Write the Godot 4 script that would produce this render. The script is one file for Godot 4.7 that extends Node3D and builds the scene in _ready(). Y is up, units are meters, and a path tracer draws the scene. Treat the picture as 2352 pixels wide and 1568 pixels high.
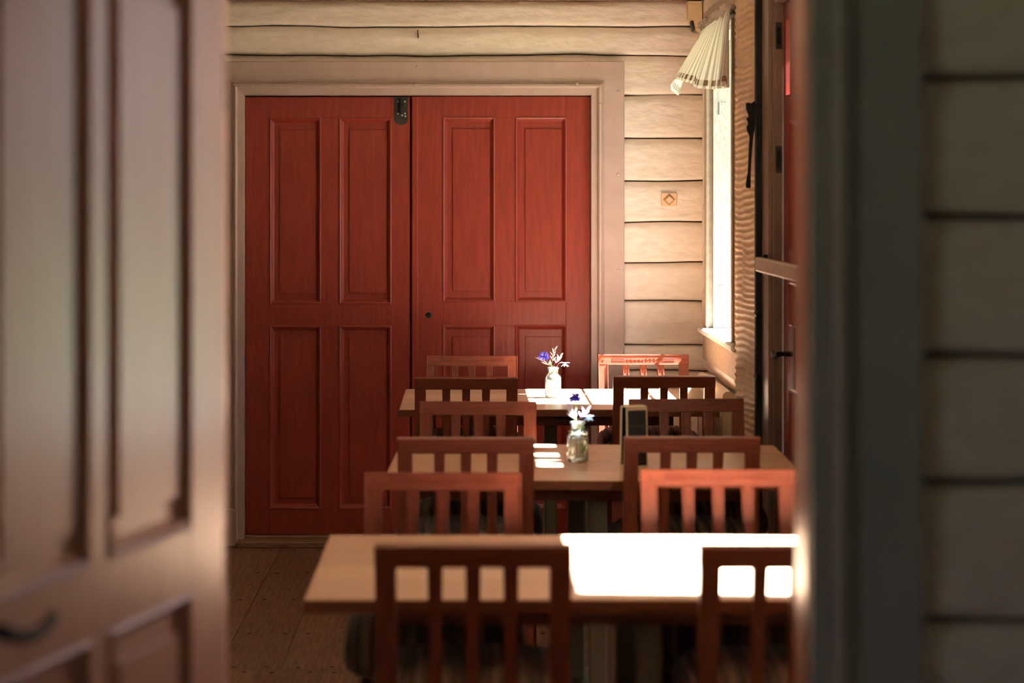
extends Node3D
# A log-walled cafe room seen through an open doorway. World: x to the right, y up, -z away from the camera.
# The script speaks of depth d (metres in front of the lens plane): z = -d.

const EYE := 1.55
const FOCAL := 4400.0          # focal length in pixels of the 2352 x 1568 frame
const FAR_D := 8.472           # face of the far log wall
const RIGHT_X := 1.0456        # face of the window wall
const TILT := 0.157            # lean of the chair backs (radians)

var M := {}
var XF := Transform3D.IDENTITY # applied to every point that is added to a SurfaceTool
var rng := RandomNumberGenerator.new()
var wob := FastNoiseLite.new()
var hew := FastNoiseLite.new()
var used := {}

# ------------------------------------------------------------------ _ready
func _ready() -> void:
	rng.seed = 7
	wob.seed = 3; wob.frequency = 1.0; wob.fractal_octaves = 3
	hew.seed = 11; hew.noise_type = FastNoiseLite.TYPE_CELLULAR; hew.frequency = 1.0
	hew.cellular_return_type = FastNoiseLite.RETURN_DISTANCE
	set_camera()
	set_light()
	make_materials()
	build_floor()
	build_far_wall()
	build_right_wall()
	build_other_walls()
	build_doorway()
	build_double_door()
	build_window(1, 7.30, 8.10, 0.96, 2.22)
	build_window(2, 3.80, 4.56, 0.96, 2.22)
	build_entry_door()
	build_post()
	build_open_door()
	build_outside()
	build_tables()
	build_chairs()
	build_curtain()
	build_radiator()
	build_wall_fittings()
	build_tableware()

func set_camera() -> void:
	var cam := Camera3D.new()
	cam.name = "camera"
	add_child(cam)
	cam.position = Vector3(0, EYE, 0)
	var near := 0.05
	var at := CameraAttributesPhysical.new()
	at.frustum_near = near
	at.frustum_far = 200.0
	at.frustum_focal_length = 50.0
	at.frustum_focus_distance = 7.7
	at.exposure_aperture = 1.8
	cam.attributes = at
	cam.projection = Camera3D.PROJECTION_FRUSTUM
	cam.keep_aspect = Camera3D.KEEP_HEIGHT
	cam.near = near
	cam.size = 2.0 * near * 784.0 / FOCAL
	cam.frustum_offset = Vector2(106.0, -339.0) / FOCAL * near   # the optical axis meets the frame at (1070, 445)
	cam.current = true

func set_light() -> void:
	var we := WorldEnvironment.new()
	we.name = "world_environment"
	var e := Environment.new()
	e.background_mode = Environment.BG_SKY
	var sky := Sky.new()
	var sm := ProceduralSkyMaterial.new()
	sm.sky_top_color = Color(0.70, 0.78, 0.92)
	sm.sky_horizon_color = Color(0.86, 0.88, 0.93)
	sm.ground_horizon_color = Color(0.34, 0.34, 0.26)
	sm.ground_bottom_color = Color(0.22, 0.24, 0.15)
	sm.sun_angle_max = 1.0
	sm.sky_energy_multiplier = 1.9
	sm.ground_energy_multiplier = 1.0
	sky.sky_material = sm
	e.sky = sky
	e.tonemap_mode = Environment.TONE_MAPPER_LINEAR
	e.tonemap_exposure = 1.0
	e.sdfgi_enabled = true
	e.ssao_enabled = true
	e.ssil_enabled = true
	we.environment = e
	add_child(we)
	var sun := DirectionalLight3D.new()
	sun.name = "sun"
	sun.light_color = Color(0.93, 0.965, 1.0)
	sun.light_energy = 75.0
	sun.light_angular_distance = 0.55
	sun.shadow_enabled = true
	sun.sky_mode = DirectionalLight3D.SKY_MODE_LIGHT_ONLY
	add_child(sun)
	var el := deg_to_rad(55.5)
	var az := deg_to_rad(3.0)
	sun.basis = Basis.looking_at(Vector3(-cos(el) * cos(az), -sin(el), -cos(el) * sin(az)), Vector3.UP)

# ------------------------------------------------------------------ materials
func noise_image(sd: int, freq: float, octaves: int, kind: int, size := 512) -> Image:
	var n := FastNoiseLite.new()
	n.seed = sd; n.frequency = freq; n.noise_type = kind; n.fractal_octaves = octaves
	return n.get_seamless_image(size, size)

func ramp(img: Image, a: Color, b: Color, bias := 1.0) -> ImageTexture:
	var w := img.get_width()
	var h := img.get_height()
	var out := Image.create_empty(w, h, false, Image.FORMAT_RGB8)
	var lut: Array[Color] = []
	for i in 256:
		lut.append(a.lerp(b, pow(i / 255.0, bias)))
	for y in h:
		for x in w:
			out.set_pixel(x, y, lut[int(clampf(img.get_pixel(x, y).r, 0, 1) * 255.0)])
	return ImageTexture.create_from_image(out)

func mat(called: String, color: Color, rough: float, tex: Texture2D = null, scale := Vector3.ONE, bump: Texture2D = null, height := 0.0, world := false) -> StandardMaterial3D:
	var m := StandardMaterial3D.new()
	m.resource_name = called
	m.albedo_color = color
	m.roughness = rough
	if tex or bump:
		m.uv1_triplanar = true
		m.uv1_world_triplanar = world
		m.uv1_scale = scale
	if tex:
		m.albedo_texture = tex
	if bump:
		m.heightmap_enabled = true
		m.heightmap_texture = bump
		m.heightmap_scale = height
	M[called] = m
	return m

func make_materials() -> void:
	var fine := noise_image(5, 0.02, 5, FastNoiseLite.TYPE_SIMPLEX_SMOOTH)
	var coarse := noise_image(9, 0.008, 4, FastNoiseLite.TYPE_SIMPLEX_SMOOTH)
	var grain := noise_image(21, 0.012, 5, FastNoiseLite.TYPE_SIMPLEX)
	var adze := noise_image(31, 0.013, 3, FastNoiseLite.TYPE_SIMPLEX_SMOOTH)
	var fine_t := ImageTexture.create_from_image(fine)
	var adze_t := ImageTexture.create_from_image(adze)
	var grain_t := ImageTexture.create_from_image(grain)
	# painted logs: worn cream paint, hewn relief running along the log
	mat("log_paint_x", Color.WHITE, 0.62, ramp(fine, Color("e3d3c3"), Color("f0e3d6")), Vector3(1.3, 3.0, 3.0), adze_t, 0.45, true)
	mat("log_paint_z", Color.WHITE, 0.62, ramp(fine, Color("e3d3c3"), Color("f0e3d6")), Vector3(3.0, 3.0, 1.3), adze_t, 0.45, true)
	mat("caulking", Color("4a3626"), 0.95)
	mat("casing_paint", Color.WHITE, 0.42, ramp(coarse, Color("a68f85"), Color("b0998f")), Vector3(1.5, 1.5, 1.5))
	mat("entry_casing", Color.WHITE, 0.4, ramp(coarse, Color("6e584b"), Color("7b6456")), Vector3(1.5, 1.5, 1.5))
	mat("tan_trim", Color.WHITE, 0.4, ramp(grain, Color("8b7560"), Color("9f8871")), Vector3(4, 4, 1.2))
	mat("grey_paint", Color.WHITE, 0.5, ramp(coarse, Color("a3a39e"), Color("adada8")), Vector3(1.5, 1.5, 1.5))
	mat("door_red", Color.WHITE, 0.42, ramp(grain, Color("7b2719"), Color("8b301e")), Vector3(5, 0.6, 5), grain_t, 0.05)
	mat("entry_red", Color.WHITE, 0.4, ramp(grain, Color("74281c"), Color("863424")), Vector3(5, 0.6, 5))
	mat("leaf_paint", Color.WHITE, 0.3, ramp(grain, Color("d19a86"), Color("dba692")), Vector3(4, 0.5, 4))
	mat("white_paint", Color.WHITE, 0.5, ramp(noise_image(77, 0.03, 5, FastNoiseLite.TYPE_SIMPLEX), Color("8f887c"), Color("c4c0b8"), 0.4), Vector3(4, 1.2, 4))
	mat("cream_plastic", Color("d9bd97"), 0.4)
	mat("radiator_paint", Color("d8c3a4"), 0.35)
	mat("switch_plate", Color("d0ae88"), 0.45)
	mat("switch_recess", Color("9c7350"), 0.5)
	mat("black_iron", Color("12100f"), 0.55)
	M.black_iron.metallic = 0.6
	mat("dark_steel", Color("3b3a36"), 0.45)
	M.dark_steel.metallic = 0.7
	mat("steel", Color("b9b6af"), 0.4)
	M.steel.metallic = 0.5
	mat("tarred", Color.WHITE, 0.8, ramp(grain, Color("0b0908"), Color("1d1712")), Vector3(6, 1, 6))
	mat("post_wood", Color.WHITE, 0.6, ramp(grain, Color("bf9d7c"), Color("d8b792")), Vector3(6, 2, 2.0), fine_t, 0.25)
	for v in 3:
		var k := 1.0 + (v - 1) * 0.07
		var m := mat("plank_%d" % v, Color(k, k, k) if k <= 1.0 else Color.WHITE, 0.58, ramp(noise_image(40 + v, 0.011, 6, FastNoiseLite.TYPE_SIMPLEX), Color("5e4330"), Color("90694c"), 0.9), Vector3(9, 9, 0.8), grain_t, 0.12)
		m.uv1_offset = Vector3(v * 0.37, 0, v * 0.21)
	mat("nail_head", Color("17110d"), 0.7)
	mat("threshold_wood", Color.WHITE, 0.55, ramp(grain, Color("6c4e38"), Color("96704f")), Vector3(1.0, 9, 9))
	for v in 3:
		var m2 := mat("table_%d" % v, [Color(0.94, 0.94, 0.94), Color.WHITE, Color(0.97, 0.96, 0.95)][v], 0.34, ramp(noise_image(60 + v, 0.012, 5, FastNoiseLite.TYPE_SIMPLEX), Color("cfa17c"), Color("e3bd9a")), Vector3(0.9, 10, 12))
		m2.uv1_offset = Vector3(v * 0.29, 0, v * 0.4)
	mat("table_edge", Color.WHITE, 0.4, ramp(grain, Color("6e3d27"), Color("804c33")), Vector3(1, 10, 10))
	mat("leg_grey", Color("8d8678"), 0.5)
	var ca := Color("693222")
	var cb := Color("874632")
	mat("chair_v", Color.WHITE, 0.33, ramp(grain, ca, cb), Vector3(11, 1.2, 11))
	mat("chair_h", Color.WHITE, 0.33, ramp(grain, ca, cb), Vector3(1.2, 11, 11))
	mat("chair_carving", Color("6d2b19"), 0.4)
	var cu := mat("cushion_knit", Color.WHITE, 0.95)
	cu.vertex_color_use_as_albedo = true
	cu.rim_enabled = true; cu.rim = 0.4; cu.rim_tint = 0.6
	var cl := mat("curtain_cloth", Color.WHITE, 0.9)
	cl.vertex_color_use_as_albedo = true
	cl.backlight_enabled = true
	cl.backlight = Color(1.0, 0.97, 0.93)
	var pane := mat("window_glass", Color(1, 1, 1, 0.04), 0.02)
	pane.transparency = BaseMaterial3D.TRANSPARENCY_ALPHA
	var red := mat("red_glass", Color(0.9, 0.25, 0.15, 0.06), 0.02)
	red.transparency = BaseMaterial3D.TRANSPARENCY_ALPHA
	var gl := mat("vase_glass", Color(0.95, 0.97, 0.95, 0.06), 0.02)
	gl.transparency = BaseMaterial3D.TRANSPARENCY_ALPHA
	gl.refraction_enabled = true
	gl.refraction_scale = 0.05
	var wa := mat("water", Color(0.97, 0.99, 0.97, 0.02), 0.0)
	wa.transparency = BaseMaterial3D.TRANSPARENCY_ALPHA
	wa.refraction_enabled = true
	wa.refraction_scale = 0.033
	for p in [["stem", "6f9a3c"], ["leaf", "8fb552"], ["petal_blue", "8a80f4"], ["petal_white", "efe6ea"], ["petal_sky", "dfeaf6"], ["bud_pink", "b0526e"]]:
		var f := mat(p[0], Color(p[1]), 0.6)
		f.backlight_enabled = true
		f.backlight = Color(p[1]).lerp(Color.WHITE, 0.2)
	mat("card_black", Color("0d0c0b"), 0.45)
	mat("card_cream", Color("d9c9a8"), 0.5)
	mat("card_print", Color("4a4843"), 0.6)
	mat("ceramic_cream", Color("d9cbb6"), 0.5)
	mat("paper_white", Color("eee9e0"), 0.8)
	mat("ceiling_board", Color.WHITE, 0.7, ramp(grain, Color("dccfba"), Color("e9decd")), Vector3(1, 6, 6))
	mat("lawn", Color.WHITE, 0.95, ramp(fine, Color("2f3a1c"), Color("4a5530")), Vector3(2, 2, 2))

# ------------------------------------------------------------------ scene helpers
func unique(called: String) -> String:
	var k: int = used.get(called, 0)
	used[called] = k + 1
	return called if k == 0 else "%s_%03d" % [called, k]

func tag(o: Node, label: String, category: String, group := "", kind := "") -> Node:
	o.set_meta("label", label)
	o.set_meta("category", category)
	if group != "":
		o.set_meta("group", group)
	if kind != "":
		o.set_meta("kind", kind)
	return o

func thing(called: String, label: String, category: String, at := Vector3.ZERO, group := "", kind := "") -> Node3D:
	var o := Node3D.new()
	o.name = unique(called)
	add_child(o)
	o.position = at
	tag(o, label, category, group, kind)
	return o

func part_of(parent: Node, called: String) -> Node3D:
	var o := Node3D.new()
	o.name = called
	parent.add_child(o, true)
	return o

func put(st: SurfaceTool, called: String, material: Material, parent: Node = self) -> MeshInstance3D:
	st.generate_normals()
	var o := MeshInstance3D.new()
	o.mesh = st.commit()
	o.name = called if parent != self else unique(called)
	o.material_override = material
	o.cast_shadow = GeometryInstance3D.SHADOW_CASTING_SETTING_ON
	parent.add_child(o, true)
	return o

func again(src: MeshInstance3D, parent: Node, called: String, at: Transform3D, material: Material = null) -> MeshInstance3D:
	var o := MeshInstance3D.new()
	o.mesh = src.mesh
	o.name = called
	o.material_override = material if material else src.material_override
	o.transform = at
	parent.add_child(o, true)
	return o

func P(x: float, y: float, d: float) -> Vector3:
	return Vector3(x, y, -d)

# ------------------------------------------------------------------ mesh helpers
func S() -> SurfaceTool:
	var st := SurfaceTool.new()
	st.begin(Mesh.PRIMITIVE_TRIANGLES)
	return st

# adds closed solid given as loose triangles; turns it so that front faces run clockwise
func solid(st: SurfaceTool, sides: PackedVector3Array, caps := PackedVector3Array(), smooth := false, cols := PackedColorArray()) -> void:
	var vol := 0.0
	for arr in [sides, caps]:
		for i in range(0, arr.size(), 3):
			vol += arr[i].dot(arr[i + 1].cross(arr[i + 2]))
	var flip := vol > 0.0
	if XF.basis.determinant() < 0.0:
		flip = not flip
	for pass_n in 2:
		var arr: PackedVector3Array = sides if pass_n == 0 else caps
		st.set_smooth_group(0 if (smooth and pass_n == 0) else -1)
		for i in range(0, arr.size(), 3):
			for k in ([0, 2, 1] if flip else [0, 1, 2]):
				if cols.size():
					st.set_color(cols[i + k] if pass_n == 0 else cols[0])
				st.add_vertex(XF * arr[i + k])

func convex(st: SurfaceTool, tris: PackedVector3Array) -> void:
	var c := Vector3.ZERO
	for p in tris:
		c += p
	c /= tris.size()
	st.set_smooth_group(-1)
	for i in range(0, tris.size(), 3):
		var a := tris[i]
		var b := tris[i + 1]
		var d := tris[i + 2]
		var n := (b - a).cross(d - a)
		if n.length_squared() < 1e-16:
			continue
		if n.dot((a + b + d) / 3.0 - c) > 0.0:
			var t := b
			b = d
			d = t
		st.add_vertex(XF * a)
		st.add_vertex(XF * b)
		st.add_vertex(XF * d)

func bx(st: SurfaceTool, c: Vector3, s: Vector3, bev := 0.0) -> void:
	var t := PackedVector3Array()
	var h := s * 0.5
	bev = minf(bev, minf(h.x, minf(h.y, h.z)) * 0.49)
	if bev <= 0.0:
		for ax in 3:
			for sg in [-1.0, 1.0]:
				var u := (ax + 1) % 3
				var v := (ax + 2) % 3
				var q: Array[Vector3] = []
				for k in [[-1, -1], [1, -1], [1, 1], [-1, 1]]:
					var p := Vector3.ZERO
					p[ax] = sg * h[ax]; p[u] = k[0] * h[u]; p[v] = k[1] * h[v]
					q.append(c + p)
				t.append_array([q[0], q[1], q[2], q[0], q[2], q[3]])
		convex(st, t)
		return
	var i := h - Vector3.ONE * bev
	for ax in 3:
		var u := (ax + 1) % 3
		var v := (ax + 2) % 3
		for sg in [-1.0, 1.0]:
			var q: Array[Vector3] = []
			for k in [[-1, -1], [1, -1], [1, 1], [-1, 1]]:
				var p := Vector3.ZERO
				p[ax] = sg * h[ax]; p[u] = k[0] * i[u]; p[v] = k[1] * i[v]
				q.append(c + p)
			t.append_array([q[0], q[1], q[2], q[0], q[2], q[3]])
			for s2 in [-1.0, 1.0]:
				var e: Array[Vector3] = []
				for k in [-1.0, 1.0]:
					var p1 := Vector3.ZERO
					p1[u] = sg * h[u]; p1[v] = s2 * i[v]; p1[ax] = k * i[ax]
					var p2 := Vector3.ZERO
					p2[u] = sg * i[u]; p2[v] = s2 * h[v]; p2[ax] = k * i[ax]
					e.append(c + p1)
					e.append(c + p2)
				t.append_array([e[0], e[1], e[3], e[0], e[3], e[2]])
	for sx in [-1.0, 1.0]:
		for sy in [-1.0, 1.0]:
			for sz in [-1.0, 1.0]:
				t.append_array([c + Vector3(sx * h.x, sy * i.y, sz * i.z), c + Vector3(sx * i.x, sy * h.y, sz * i.z), c + Vector3(sx * i.x, sy * i.y, sz * h.z)])
	convex(st, t)

# box given by its limits; d is depth (z = -d)
func lim(st: SurfaceTool, x0: float, x1: float, y0: float, y1: float, d0: float, d1: float, bev := 0.0) -> void:
	bx(st, P((x0 + x1) / 2, (y0 + y1) / 2, (d0 + d1) / 2), Vector3(absf(x1 - x0), absf(y1 - y0), absf(d1 - d0)), bev)

func box3(st: SurfaceTool, a: Vector3, b: Vector3, bev := 0.0) -> void:
	bx(st, (a + b) / 2, (b - a).abs(), bev)

func loft(st: SurfaceTool, secs: Array, smooth := true, caps := true, sec_cols: Array = []) -> void:
	var t := PackedVector3Array()
	var cols := PackedColorArray()
	var cp := PackedVector3Array()
	for s in secs.size() - 1:
		var a: PackedVector3Array = secs[s]
		var b: PackedVector3Array = secs[s + 1]
		var n := a.size()
		for i in n:
			var j := (i + 1) % n
			t.append_array([a[i], a[j], b[j], a[i], b[j], b[i]])
			if sec_cols.size():
				var ca: Color = sec_cols[s]
				var cb: Color = sec_cols[s + 1]
				cols.append_array([ca, ca, cb, ca, cb, cb])
	if caps:
		for e in [0, secs.size() - 1]:
			var r: PackedVector3Array = secs[e]
			var c := Vector3.ZERO
			for p in r:
				c += p
			c /= r.size()
			for i in r.size():
				var j := (i + 1) % r.size()
				if e == 0:
					cp.append_array([c, r[j], r[i]])
				else:
					cp.append_array([c, r[i], r[j]])
	solid(st, t, cp, smooth, cols)

func ring(c: Vector3, u: Vector3, v: Vector3, n: int) -> PackedVector3Array:
	var r := PackedVector3Array()
	for i in n:
		var a := TAU * i / n
		r.append(c + u * cos(a) + v * sin(a))
	return r

func tube(st: SurfaceTool, pts: Array, r0: float, r1 := -1.0, n := 8) -> void:
	if r1 < 0.0:
		r1 = r0
	var secs := []
	var u := Vector3.ZERO
	for i in pts.size():
		var dir: Vector3 = (pts[mini(i + 1, pts.size() - 1)] - pts[maxi(i - 1, 0)]).normalized()
		if i == 0:
			u = dir.cross(Vector3.UP if absf(dir.y) < 0.9 else Vector3.RIGHT).normalized()
		else:
			u = (u - dir * u.dot(dir)).normalized()
		var r := lerpf(r0, r1, float(i) / maxi(1, pts.size() - 1))
		secs.append(ring(pts[i], u * r, dir.cross(u) * r, n))
	loft(st, secs)

func lathe(st: SurfaceTool, prof: Array, n := 24, at := Vector3.ZERO, caps := true) -> void:
	var secs := []
	for p in prof:
		secs.append(ring(at + Vector3(0, p.y, 0), Vector3(p.x, 0, 0), Vector3(0, 0, p.x), n))
	loft(st, secs, true, caps)

func extr(st: SurfaceTool, poly: PackedVector2Array, depth: float, frame := Transform3D.IDENTITY) -> void:
	var idx := Geometry2D.triangulate_polygon(poly)
	var t := PackedVector3Array()
	var n := poly.size()
	for i in range(0, idx.size(), 3):
		var q: Array[Vector3] = []
		for k in 3:
			q.append(Vector3(poly[idx[i + k]].x, poly[idx[i + k]].y, 0))
		var z := Vector3(0, 0, depth)
		t.append_array([q[0], q[1], q[2], q[0] + z, q[2] + z, q[1] + z])
	# make the caps agree with the sides
	var ccw := not Geometry2D.is_polygon_clockwise(poly)
	for i in range(0, t.size(), 3):
		var nn := (t[i + 1] - t[i]).cross(t[i + 2] - t[i])
		var want_up := t[i].z > depth * 0.5
		if (nn.z > 0.0) != want_up:
			var b := t[i + 1]
			t[i + 1] = t[i + 2]
			t[i + 2] = b
	for i in n:
		var j := (i + 1) % n
		var a := Vector3(poly[i].x, poly[i].y, 0)
		var b := Vector3(poly[j].x, poly[j].y, 0)
		var z := Vector3(0, 0, depth)
		if ccw:
			t.append_array([a, b, b + z, a, b + z, a + z])
		else:
			t.append_array([a, b + z, b, a, a + z, b + z])
	var moved := PackedVector3Array()
	for p in t:
		moved.append(frame * p)
	solid(st, moved)

# thin pointed leaf or petal
func blade(st: SurfaceTool, base: Vector3, dir: Vector3, length: float, width: float, up := Vector3.UP, curl := 0.15) -> void:
	dir = dir.normalized()
	var side := dir.cross(up)
	if side.length() < 0.05:
		side = dir.cross(Vector3.RIGHT)
	side = side.normalized()
	var nrm := side.cross(dir).normalized()
	var secs := []
	for i in 5:
		var t := i / 4.0
		var w: float = width * 0.5 * [0.25, 0.8, 1.0, 0.7, 0.08][i]
		var c := base + dir * length * t - nrm * curl * length * t * t
		var th := 0.0005
		secs.append(PackedVector3Array([c + side * w, c + nrm * th, c - side * w, c - nrm * th]))
	loft(st, secs, true)

# strip of moulding with mitred ends round a rectangle in the plane z = 0 (front = +z); prof: (inset, z) closed outline
func frame_side(st: SurfaceTool, x0: float, x1: float, y0: float, y1: float, prof: PackedVector2Array, side: int) -> void:
	var a := PackedVector3Array()
	var b := PackedVector3Array()
	for p in prof:
		var k := p.x
		match side:
			0:
				a.append(Vector3(x0 + k, y0 + k, p.y)); b.append(Vector3(x0 + k, y1 - k, p.y))
			1:
				a.append(Vector3(x0 + k, y1 - k, p.y)); b.append(Vector3(x1 - k, y1 - k, p.y))
			2:
				a.append(Vector3(x1 - k, y1 - k, p.y)); b.append(Vector3(x1 - k, y0 + k, p.y))
			3:
				a.append(Vector3(x1 - k, y0 + k, p.y)); b.append(Vector3(x0 + k, y0 + k, p.y))
	loft(st, [a, b], false)

# a hewn log: x from 0 to length, front face at z = 0 looking along +z, body behind it
func hewn_log(length: float, y0: float, y1: float, thick: float, sd: int, rough := 1.0, gap := 0.006, step := 0.035) -> SurfaceTool:
	var st := S()
	var n := maxi(2, int(length / step))
	var secs := []
	for i in n + 1:
		var x := length * i / n
		var lo := y0 + gap * 0.5 + wob.get_noise_2d(x * 1.1 + sd * 3.1, 5.0) * 0.010 * rough
		var hi := y1 - gap * 0.5 + wob.get_noise_2d(x * 1.1 + (sd + 1) * 3.1, 5.0) * 0.010 * rough
		var s := PackedVector3Array()
		s.append(Vector3(x, lo, -thick))
		s.append(Vector3(x, lo, -0.022))
		s.append(Vector3(x, lo + 0.002, -0.007))
		s.append(Vector3(x, lo + 0.009, -0.0005))
		for k in 6:
			var t := k / 5.0
			var y := lerpf(lo + 0.018, hi - 0.032, t)
			var z := wob.get_noise_3d(x * 1.7, y * 6.0, sd * 2.7) * 0.006 + (hew.get_noise_3d(x * 5.5, y * 11.0, sd * 1.3) + 0.5) * 0.006
			s.append(Vector3(x, y, z * rough))
		s.append(Vector3(x, hi - 0.018, -0.005))
		s.append(Vector3(x, hi - 0.006, -0.015))
		s.append(Vector3(x, hi, -0.024))
		s.append(Vector3(x, hi, -thick))
		secs.append(s)
	loft(st, secs, true)
	return st

# ------------------------------------------------------------------ the setting
func build_floor() -> void:
	var fl := thing("floor", "worn brown pine floor of wide nailed planks", "floor", Vector3.ZERO, "", "structure")
	var st := S()
	lim(st, -4.7, 1.25, -0.2, -0.03, -2.0, 8.8)
	lim(st, 1.25, 2.3, -0.2, -0.03, -2.0, 3.0)
	put(st, "subfloor", M.caulking, fl)
	var w := 0.208
	st = S()
	lim(st, -w / 2 + 0.0008, w / 2 - 0.0008, -0.028, 0, -1.11, 1.11, 0.0015)
	var proto_far := put(st, "plank", M.plank_0, fl)
	st = S()
	lim(st, -w / 2 + 0.0008, w / 2 - 0.0008, -0.028, 0, -1.635, 1.635, 0.0015)
	var proto_near := put(st, "plank", M.plank_0, fl)
	var nst := S()
	lathe(nst, [Vector2(0.0085, -0.004), Vector2(0.0085, 0.0004), Vector2(0.006, 0.001)], 10)
	var nail := put(nst, "nail", M.nail_head, proto_far)
	nail.position = Vector3(0.07, 0, 0)
	for k in 28:
		var x := -0.81 + w * 0.5 + w * (k - 18)
		if x > 1.03 or x < -4.6:
			continue
		var o: MeshInstance3D
		if k == 0:
			o = proto_far
			o.position = P(x, 0, 6.25 + 1.11)
			o.material_override = M["plank_%d" % (k % 3)]
		else:
			o = again(proto_far, fl, "plank", Transform3D(Basis.IDENTITY, P(x, 0, 6.25 + 1.11)), M["plank_%d" % ((k * 2) % 3)])
		for d in ([6.283, 6.76, 7.31, 7.84, 8.35] if x > -2.0 else []):
			for sx in [-0.055, 0.062]:
				again(nail, o, "nail", Transform3D(Basis.IDENTITY, Vector3(sx + rng.randf_range(-0.012, 0.012), 0, -(d - 7.36) + rng.randf_range(-0.012, 0.012))))
	nail.queue_free()
	proto_far.remove_child(nail)
	for k in 28:
		var x := -0.88 + w * 0.5 + w * (k - 18)
		if x > 1.03 or x < -4.6:
			continue
		var o2 := again(proto_near, fl, "plank", Transform3D(Basis.IDENTITY, P(x, 0, 6.248 - 1.635)), M["plank_%d" % ((k * 2 + 1) % 3)])
		if x < 0.3 and x > -2.0:
			for d in [6.205, 5.70]:
				for sx in [-0.06, 0.055]:
					again(nail, o2, "nail", Transform3D(Basis.IDENTITY, Vector3(sx + rng.randf_range(-0.012, 0.012), 0, -(d - 4.613) + rng.randf_range(-0.01, 0.01))))
	for k in 20:
		var x := -1.7 + w * k
		if x > 2.0:
			continue
		again(proto_near, fl, "plank", Transform3D(Basis.from_scale(Vector3(1, 1, 1.45)), P(x, 0, 2.97 - 2.37)), M["plank_%d" % (k % 3)])
	fl.remove_child(proto_near)
	proto_near.queue_free()

func build_far_wall() -> void:
	var w := thing("wall_far", "far wall of hewn logs painted cream", "wall", P(0, 0, FAR_D), "", "structure")
	var rows := [0.0, 0.19, 0.385, 0.58, 0.766, 0.880, 1.074, 1.248, 1.425, 1.6097, 1.791, 1.989, 2.166, 2.292, 2.415]
	for i in rows.size() - 1:
		var y0: float = rows[i]
		var y1: float = rows[i + 1]
		var spans := [[-4.5, 5.75]]
		if y0 < 1.98:
			spans = [[-4.5, 3.43], [0.585, 0.66]]
		elif y0 < 2.1:
			spans = [[-4.5, 5.75]]
		for s in spans:
			var o := put(hewn_log(s[1], y0, y1, 0.19, i, 1.0, 0.004 if i == 12 or i == 4 else 0.006), "log", M.log_paint_x, w)
			o.position = Vector3(s[0], 0, -0.012 if i == 11 and s[1] > 3.0 else 0.0)
	var st := S()
	lim(st, -4.5, -1.07, 0, 2.43, 0.05, 0.17)
	lim(st, 0.585, 1.25, 0, 2.43, 0.05, 0.17)
	lim(st, -1.07, 0.585, 2.0, 2.43, 0.05, 0.17)
	put(st, "caulking", M.caulking, w)
	# a cut nail standing out of the log over the door
	st = S()
	XF = Transform3D(Basis.from_euler(Vector3(0, 0, 0.06)), P(-0.2115, 2.256, -0.008))
	bx(st, Vector3.ZERO, Vector3(0.005, 0.036, 0.012), 0.001)
	XF = Transform3D.IDENTITY
	put(st, "nail", M.dark_steel, w)

func log_rows(rows: Array, parent: Node3D, x_from: float, x_to: float, holes: Array, material: Material, frame: Transform3D, thick: float) -> void:
	# holes: [a, b, y0, y1] in the along-wall coordinate
	for i in rows.size() - 1:
		var y0: float = rows[i]
		var y1: float = rows[i + 1]
		var cuts := [[x_from, x_to]]
		for h in holes:
			if y1 <= h[2] + 0.001 or y0 >= h[3] - 0.001:
				continue
			var next := []
			for c in cuts:
				if h[1] <= c[0] or h[0] >= c[1]:
					next.append(c)
					continue
				if h[0] - c[0] > 0.01:
					next.append([c[0], h[0]])
				if c[1] - h[1] > 0.01:
					next.append([h[1], c[1]])
			cuts = next
		for c in cuts:
			var o := put(hewn_log(c[1] - c[0], y0, y1, thick, i + 40, 1.0, 0.008), "log", material, parent)
			o.transform = frame * Transform3D(Basis.IDENTITY, Vector3(c[0], 0, 0))

func build_right_wall() -> void:
	var w := thing("wall_right", "cream painted log wall with the windows and the entry door", "wall", Vector3.ZERO, "", "structure")
	var rows := [0.0, 0.19, 0.385, 0.58, 0.77, 0.96, 1.15, 1.345, 1.53, 1.72, 1.91, 2.08, 2.22, 2.43]
	# front looks along -x; local x runs towards the camera (+z)
	var frame := Transform3D(Basis(Vector3(0, 0, 1), Vector3(0, 1, 0), Vector3(-1, 0, 0)), Vector3(RIGHT_X, 0, -8.66))
	var conv := func(d0: float, d1: float) -> Array: return [8.66 - d1, 8.66 - d0]
	var holes := []
	for h in [[7.30, 8.10, 0.96, 2.22], [3.80, 4.56, 0.96, 2.22], [5.58, 6.45, 0.0, 2.22]]:
		var c: Array = conv.call(h[0], h[1])
		holes.append([c[0], c[1], h[2], h[3]])
	log_rows(rows, w, 0.19, 8.66 - 3.02, holes, M.log_paint_z, frame, 0.17)
	# caulking core, cut for the openings
	var st := S()
	var x0 := RIGHT_X + 0.03
	var x1 := RIGHT_X + 0.15
	for z in [[2.9, 3.80], [4.56, 5.58], [6.45, 7.30], [8.10, 8.65]]:
		lim(st, x0, x1, 0, 2.43, z[0], z[1])
	lim(st, x0, x1, 0, 0.96, 3.80, 4.56)
	lim(st, x0, x1, 2.22, 2.43, 3.80, 4.56)
	lim(st, x0, x1, 2.22, 2.43, 5.58, 6.45)
	lim(st, x0, x1, 0, 0.96, 7.3, 8.1)
	lim(st, x0, x1, 2.22, 2.43, 7.3, 8.1)
	put(st, "caulking", M.caulking, w)

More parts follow.
